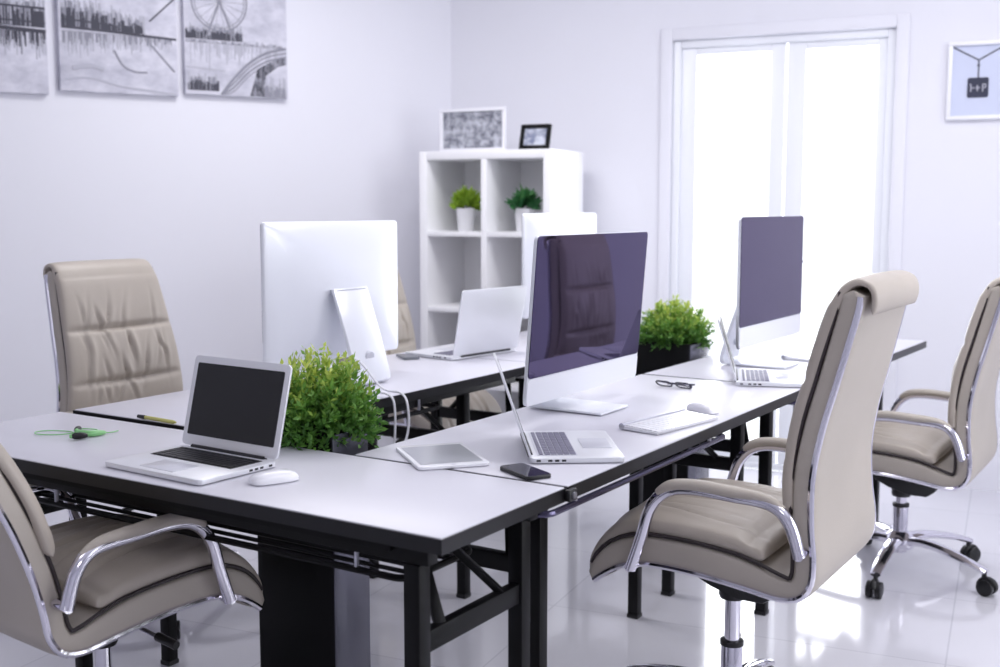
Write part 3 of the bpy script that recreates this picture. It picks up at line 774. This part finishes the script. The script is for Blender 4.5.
# ------------------------------------------------------------------ pictures on the walls
LW = math.degrees(math.atan2(-ly, -lx))                # left wall run, towards the corner
wl = 5.6
def onleft(tdist): return (CORNER[0]+lx*tdist, CORNER[1]+ly*tdist)
def canvas(label, t1, w_, z0, h_, art, tw=0.):
    """t1: distance from the corner of the near (left) edge"""
    p = onleft(t1); t = thing('canvas_print', label, 'picture', (p[0], p[1], z0), LW, 'canvas prints in a row on the left wall')
    t.rotation_euler = (0, rad(tw), rad(LW))
    MB().box((w_/2, -.017, h_/2), (w_, .032, h_)).build('canvas', 'canvas', t, bevel=.002)
    art(t, w_, h_)
    return t
def poly(t, name, m, pts): return MB().prism(pts, XZ, -.0345, -.0328).build(name, m, t, smooth=False)
def stroke(mb, pts, r): mb.tube([(x, -.0335, z_) for x, z_ in pts], r, 6, flat=.3, fdir=(0, 1, 0))
def city(t, name, x0, x1, zb, top, n, seed, inks=('ink', 'ink_mid', 'ink_light'), down=False):
    """rows of small printed houses along a waterline, or their streaked mirror image below it"""
    rnd = random.Random(seed)
    for k, ink in enumerate(reversed(inks)):
        m = MB(); m.box(((x0+x1)/2, -.0328, zb), (x1-x0, .0006, .003))
        for q in range(int(n*1.5)):
            x = rnd.uniform(x0, x1); wd = rnd.uniform(.003, .013) if not down else rnd.uniform(.002, .007)
            hh = top((x-x0)/(x1-x0))*rnd.uniform(.35, 1.)*(1-.22*k)
            a, b = (zb-hh, zb) if down else (zb, zb+hh)
            if down: a += rnd.uniform(0, hh*.4)
            xx = min(max(x, x0+wd/2), x1-wd/2); d = .0330+.0004*k+.00004*rnd.random()
            m.add([(xx-wd/2, -d, a), (xx+wd/2, -d, a), (xx+wd/2, -d, b), (xx-wd/2, -d, b), (xx-wd/2, -.0325, a), (xx+wd/2, -.0325, a), (xx+wd/2, -.0325, b), (xx-wd/2, -.0325, b)],
                  [(0,1,2,3),(4,5,6,7),(0,1,5,4),(1,2,6,5),(2,3,7,6),(3,0,4,7)])
        m.build(name, ink, t, smooth=False)
def sp2(pts, k=5): return [(p.x, p.z) for p in spline([(x, 0, z_) for x, z_ in pts], k)]
def art_left(t, w, h):
    city(t, 'printed_skyline', .004, w-.004, .285, lambda u: .16, 60, 2)
    city(t, 'printed_reflection', .004, w-.004, .262, lambda u: .13, 60, 3, down=True)
    m = MB(); stroke(m, [(.004, .283), (w*.5, .276), (w-.004, .268)], .009); stroke(m, [(.004, .372), (w-.004, .366)], .005); stroke(m, [(.004, .312), (w-.004, .304)], .004); m.build('printed_quay', 'ink', t)
def art_mid(t, w, h):
    city(t, 'printed_skyline', .012, w*.72, .272, lambda u: .17-.09*u, 64, 5)
    city(t, 'printed_reflection', .012, w*.95, .258, lambda u: .14-.08*u, 64, 6, inks=('ink_mid', 'ink_light', 'ink_light'), down=True)
    m = MB(); stroke(m, [(.012, .276), (w*.35, .272), (w*.7, .264), (w-.004, .258)], .006); stroke(m, [(.012, .310), (w*.45, .300)], .004)
    stroke(m, [(w*.76, .33), (w*.98, .44)], .004); m.build('printed_quay', 'ink', t)
    m = MB(); stroke(m, sp2([(w*.45, .19), (w*.52, .125), (w*.62, .10), (w*.73, .10)]), .005)
    stroke(m, [(w*.76, .23), (w*.97, .11)], .005); m.build('printed_mooring', 'ink_mid', t)
    m = MB()
    stroke(m, sp2([(.02, .05), (w*.25, .06), (w*.5, .03), (w*.75, .018), (w-.01, .006)]), .006); stroke(m, sp2([(w*.1, .10), (w*.25, .115), (w*.36, .10)]), .012); m.build('printed_haze', 'ink_light', t)
def art_right(t, w, h):
    cx, cz, R = w*.34, .435, .135
    m = MB(); stroke(m, [(cx+R*math.cos(rad(a)), cz+R*math.sin(rad(a))) for a in range(0, 361, 8)], .0042); stroke(m, [(cx+R*.9*math.cos(rad(a)), cz+R*.9*math.sin(rad(a))) for a in range(0, 361, 10)], .0022)
    for a in range(0, 360, 20): stroke(m, [(cx, cz), (cx+R*math.cos(rad(a)), cz+R*math.sin(rad(a)))], .0013)
    stroke(m, [(cx, cz), (cx-.07, .26)], .0055); stroke(m, [(cx, cz), (cx+.075, .26)], .0055)
    m.build('printed_wheel', 'ink_mid', t)
    city(t, 'printed_skyline', .006, w*.56, .258, lambda u: .075, 46, 8)
    city(t, 'printed_skyline', .006, w*.98, .240, lambda u: .025, 30, 9, inks=('ink_mid', 'ink_light', 'ink_light'))
    city(t, 'printed_reflection', .006, w*.9, .245, lambda u: .14, 20, 10, inks=('ink_light', 'ink_light', 'ink_light'), down=True)
    m = MB()
    arc = [(w*.34, .004), (w*.46, .08), (w*.62, .160), (w*.80, .215), (w*.99, .24)]
    for k, r in ((0, .007), (-.020, .004), (-.040, .005), (-.058, .003)): stroke(m, sp2([(x, max(.004, z_+k)) for x, z_ in arc]), r)
    m.build('printed_bridge', 'ink_mid', t)
    poly(t, 'printed_pier', 'skyline', [(w*.62, .004), (w*.76, .004), (w*.78, .105), (w*.90, .15), (w*.99, .165), (w*.99, .205), (w*.84, .175), (w*.70, .135)])
    city(t, 'printed_reflection', w*.74, w*.98, .004, lambda u: .10, 18, 11, inks=('ink_mid', 'ink_light', 'ink_light'))
    city(t, 'printed_boats', .012, w*.32, .02, lambda u: .085, 26, 12, inks=('ink', 'ink_mid', 'ink_light'))
    m = MB(); stroke(m, [(.006, .125), (w*.38, .115)], .004); m.build('printed_bank', 'ink_light', t)
canvas('canvas print at the left picture edge with a dark city skyline', 2.612, .527, 1.79, .80, art_left)
canvas('middle canvas print with a riverside skyline and its reflection', 2.035, .527, 1.811, .80, art_mid)
canvas('right hand canvas print with a big wheel over an arched bridge', 1.475, .512, 1.827, .80, art_right)

# framed drawing on the back wall
bp_ = lambda x: (CORNER[0]+bx*x, CORNER[1]+by*x)
t = thing('picture_frame', 'white framed pendant necklace print on the wall right of the glass door', 'picture frame', (*bp_(2.505), 1.69), BR, None)
w_, h_ = .255, .345
for c, s in (((w_/2, -.012, .011), (w_, .022, .022)), ((w_/2, -.012, h_-.011), (w_, .022, .022)), ((.0095, -.012, h_/2), (.019, .022, h_-.044)), ((w_-.0095, -.012, h_/2), (.019, .022, h_-.044))):
    pass
m = MB()
for c, s in (((w_/2, -.012, .009), (w_, .022, .018)), ((w_/2, -.012, h_-.009), (w_, .022, .018)), ((.009, -.012, h_/2), (.018, .022, h_-.036)), ((w_-.009, -.012, h_/2), (.018, .022, h_-.036))): m.box(c, s)
m.build('frame_border', 'white_gloss', t, bevel=.002)
MB().box((w_/2, -.005, h_/2), (w_-.03, .008, h_-.03)).build('print_sheet', 'paper_blue', t, smooth=False)
m = MB()
for pts in ([(.02, .322), (.127, .262)], [(.235, .322), (.127, .262)], [(.127, .262), (.128, .185)]): m.tube([(x, -.0095, z_) for x, z_ in pts], .0035, 6, flat=.4, fdir=(0, 1, 0))
m.tube([(.1275, -.0095, .242), (.1275, -.0095, .235)], .006, 8, flat=.4, fdir=(0, 1, 0))
m.build('printed_chain', 'ink', t)
MB().prism(rrect(.088, .088, .008, 3, .128, .141), XZ, -.0115, -.009).build('printed_pendant', 'pendant', t, smooth=False)
m = MB()
def st(x0, z0, x1, z1): m.bar((x0-.014, -.0118, z0), (x1-.014, -.0118, z1), .0012, .0045, (1, 0, 0) if abs(x1-x0) < abs(z1-z0) else (0, 0, 1))
st(.113, .123, .113, .157); st(.108, .152, .113, .158); st(.113, .140, .128, .140)
st(.140, .125, .140, .152); st(.132, .140, .152, .140)
st(.162, .123, .162, .156); st(.162, .155, .174, .155); st(.174, .155, .174, .141); st(.162, .141, .174, .141)
m.build('printed_lettering', 'ink_light', t, smooth=False)

# ------------------------------------------------------------------ light
w = bpy.data.worlds.new('World'); scene.world = w; w.use_nodes = True
bg = w.node_tree.nodes['Background']; bg.inputs['Color'].default_value = (.93, .96, 1, 1); bg.inputs['Strength'].default_value = 1.7
def area(name, loc, rot, size, sy, power, col=(1, 1, 1)):
    l = bpy.data.lights.new(name, 'AREA'); l.shape = 'RECTANGLE'; l.size = size; l.size_y = sy; l.energy = power; l.color = col
    o = bpy.data.objects.new(name, l); C.objects.link(o); o.location = loc; o.rotation_euler = rot; return o
mx = (WX0+WX1)/2; wp = Vector((CORNER[0]+bx*mx-by*.35, CORNER[1]+by*mx+bx*.35, 1.15))
sp_ = Vector((*ring[1], 1.55))+Matrix.Rotation(RW, 3, 'Z') @ Vector(((SX0+SX1)/2, .4, 0))
area('added_side_light', sp_, (rad(90), 0, RW+PI), 3.2, 1.6, 62, (.95, .97, 1))  # added lamp behind the made-up right wall window
area('daylight', wp, (rad(90), 0, rad(BR+180)), 1.1, 2.1, 50, (.94, .96, 1))
for x, y, pw in ((-1.6, 1.2, 7), (1.6, 1.8, 20), (-.5, 4.4, 28), (1.7, 3.7, 23), (0., -1.4, 18)):
    area('ceiling_fill_light', (x, y, CEIL-.03), (0, 0, 0), 1.2, .6, pw, (1, .985, .99))  # fill lamps added under the unseen ceiling to brighten the room evenly

# ------------------------------------------------------------------ camera
cd = bpy.data.cameras.new('camera'); cam = bpy.data.objects.new('camera', cd); C.objects.link(cam); scene.camera = cam
cd.sensor_width = 36; cd.lens = 1147/1000*36
cam.location = (0, 0, 1.30); cam.rotation_euler = (rad(90)-math.atan(126.5/1147), 0, 0)
cd.dof.use_dof = True; cd.dof.focus_distance = 2.75; cd.dof.aperture_fstop = 3.2
cd.clip_start = .05
vs = scene.view_settings
vs.view_transform = 'Standard'; vs.look = 'None'; vs.exposure = 0; vs.gamma = 1; vs.use_curve_mapping = False
scene.cycles.use_denoising = True
scene.cycles.max_bounces = 10; scene.cycles.diffuse_bounces = 5; scene.cycles.transparent_max_bounces = 12
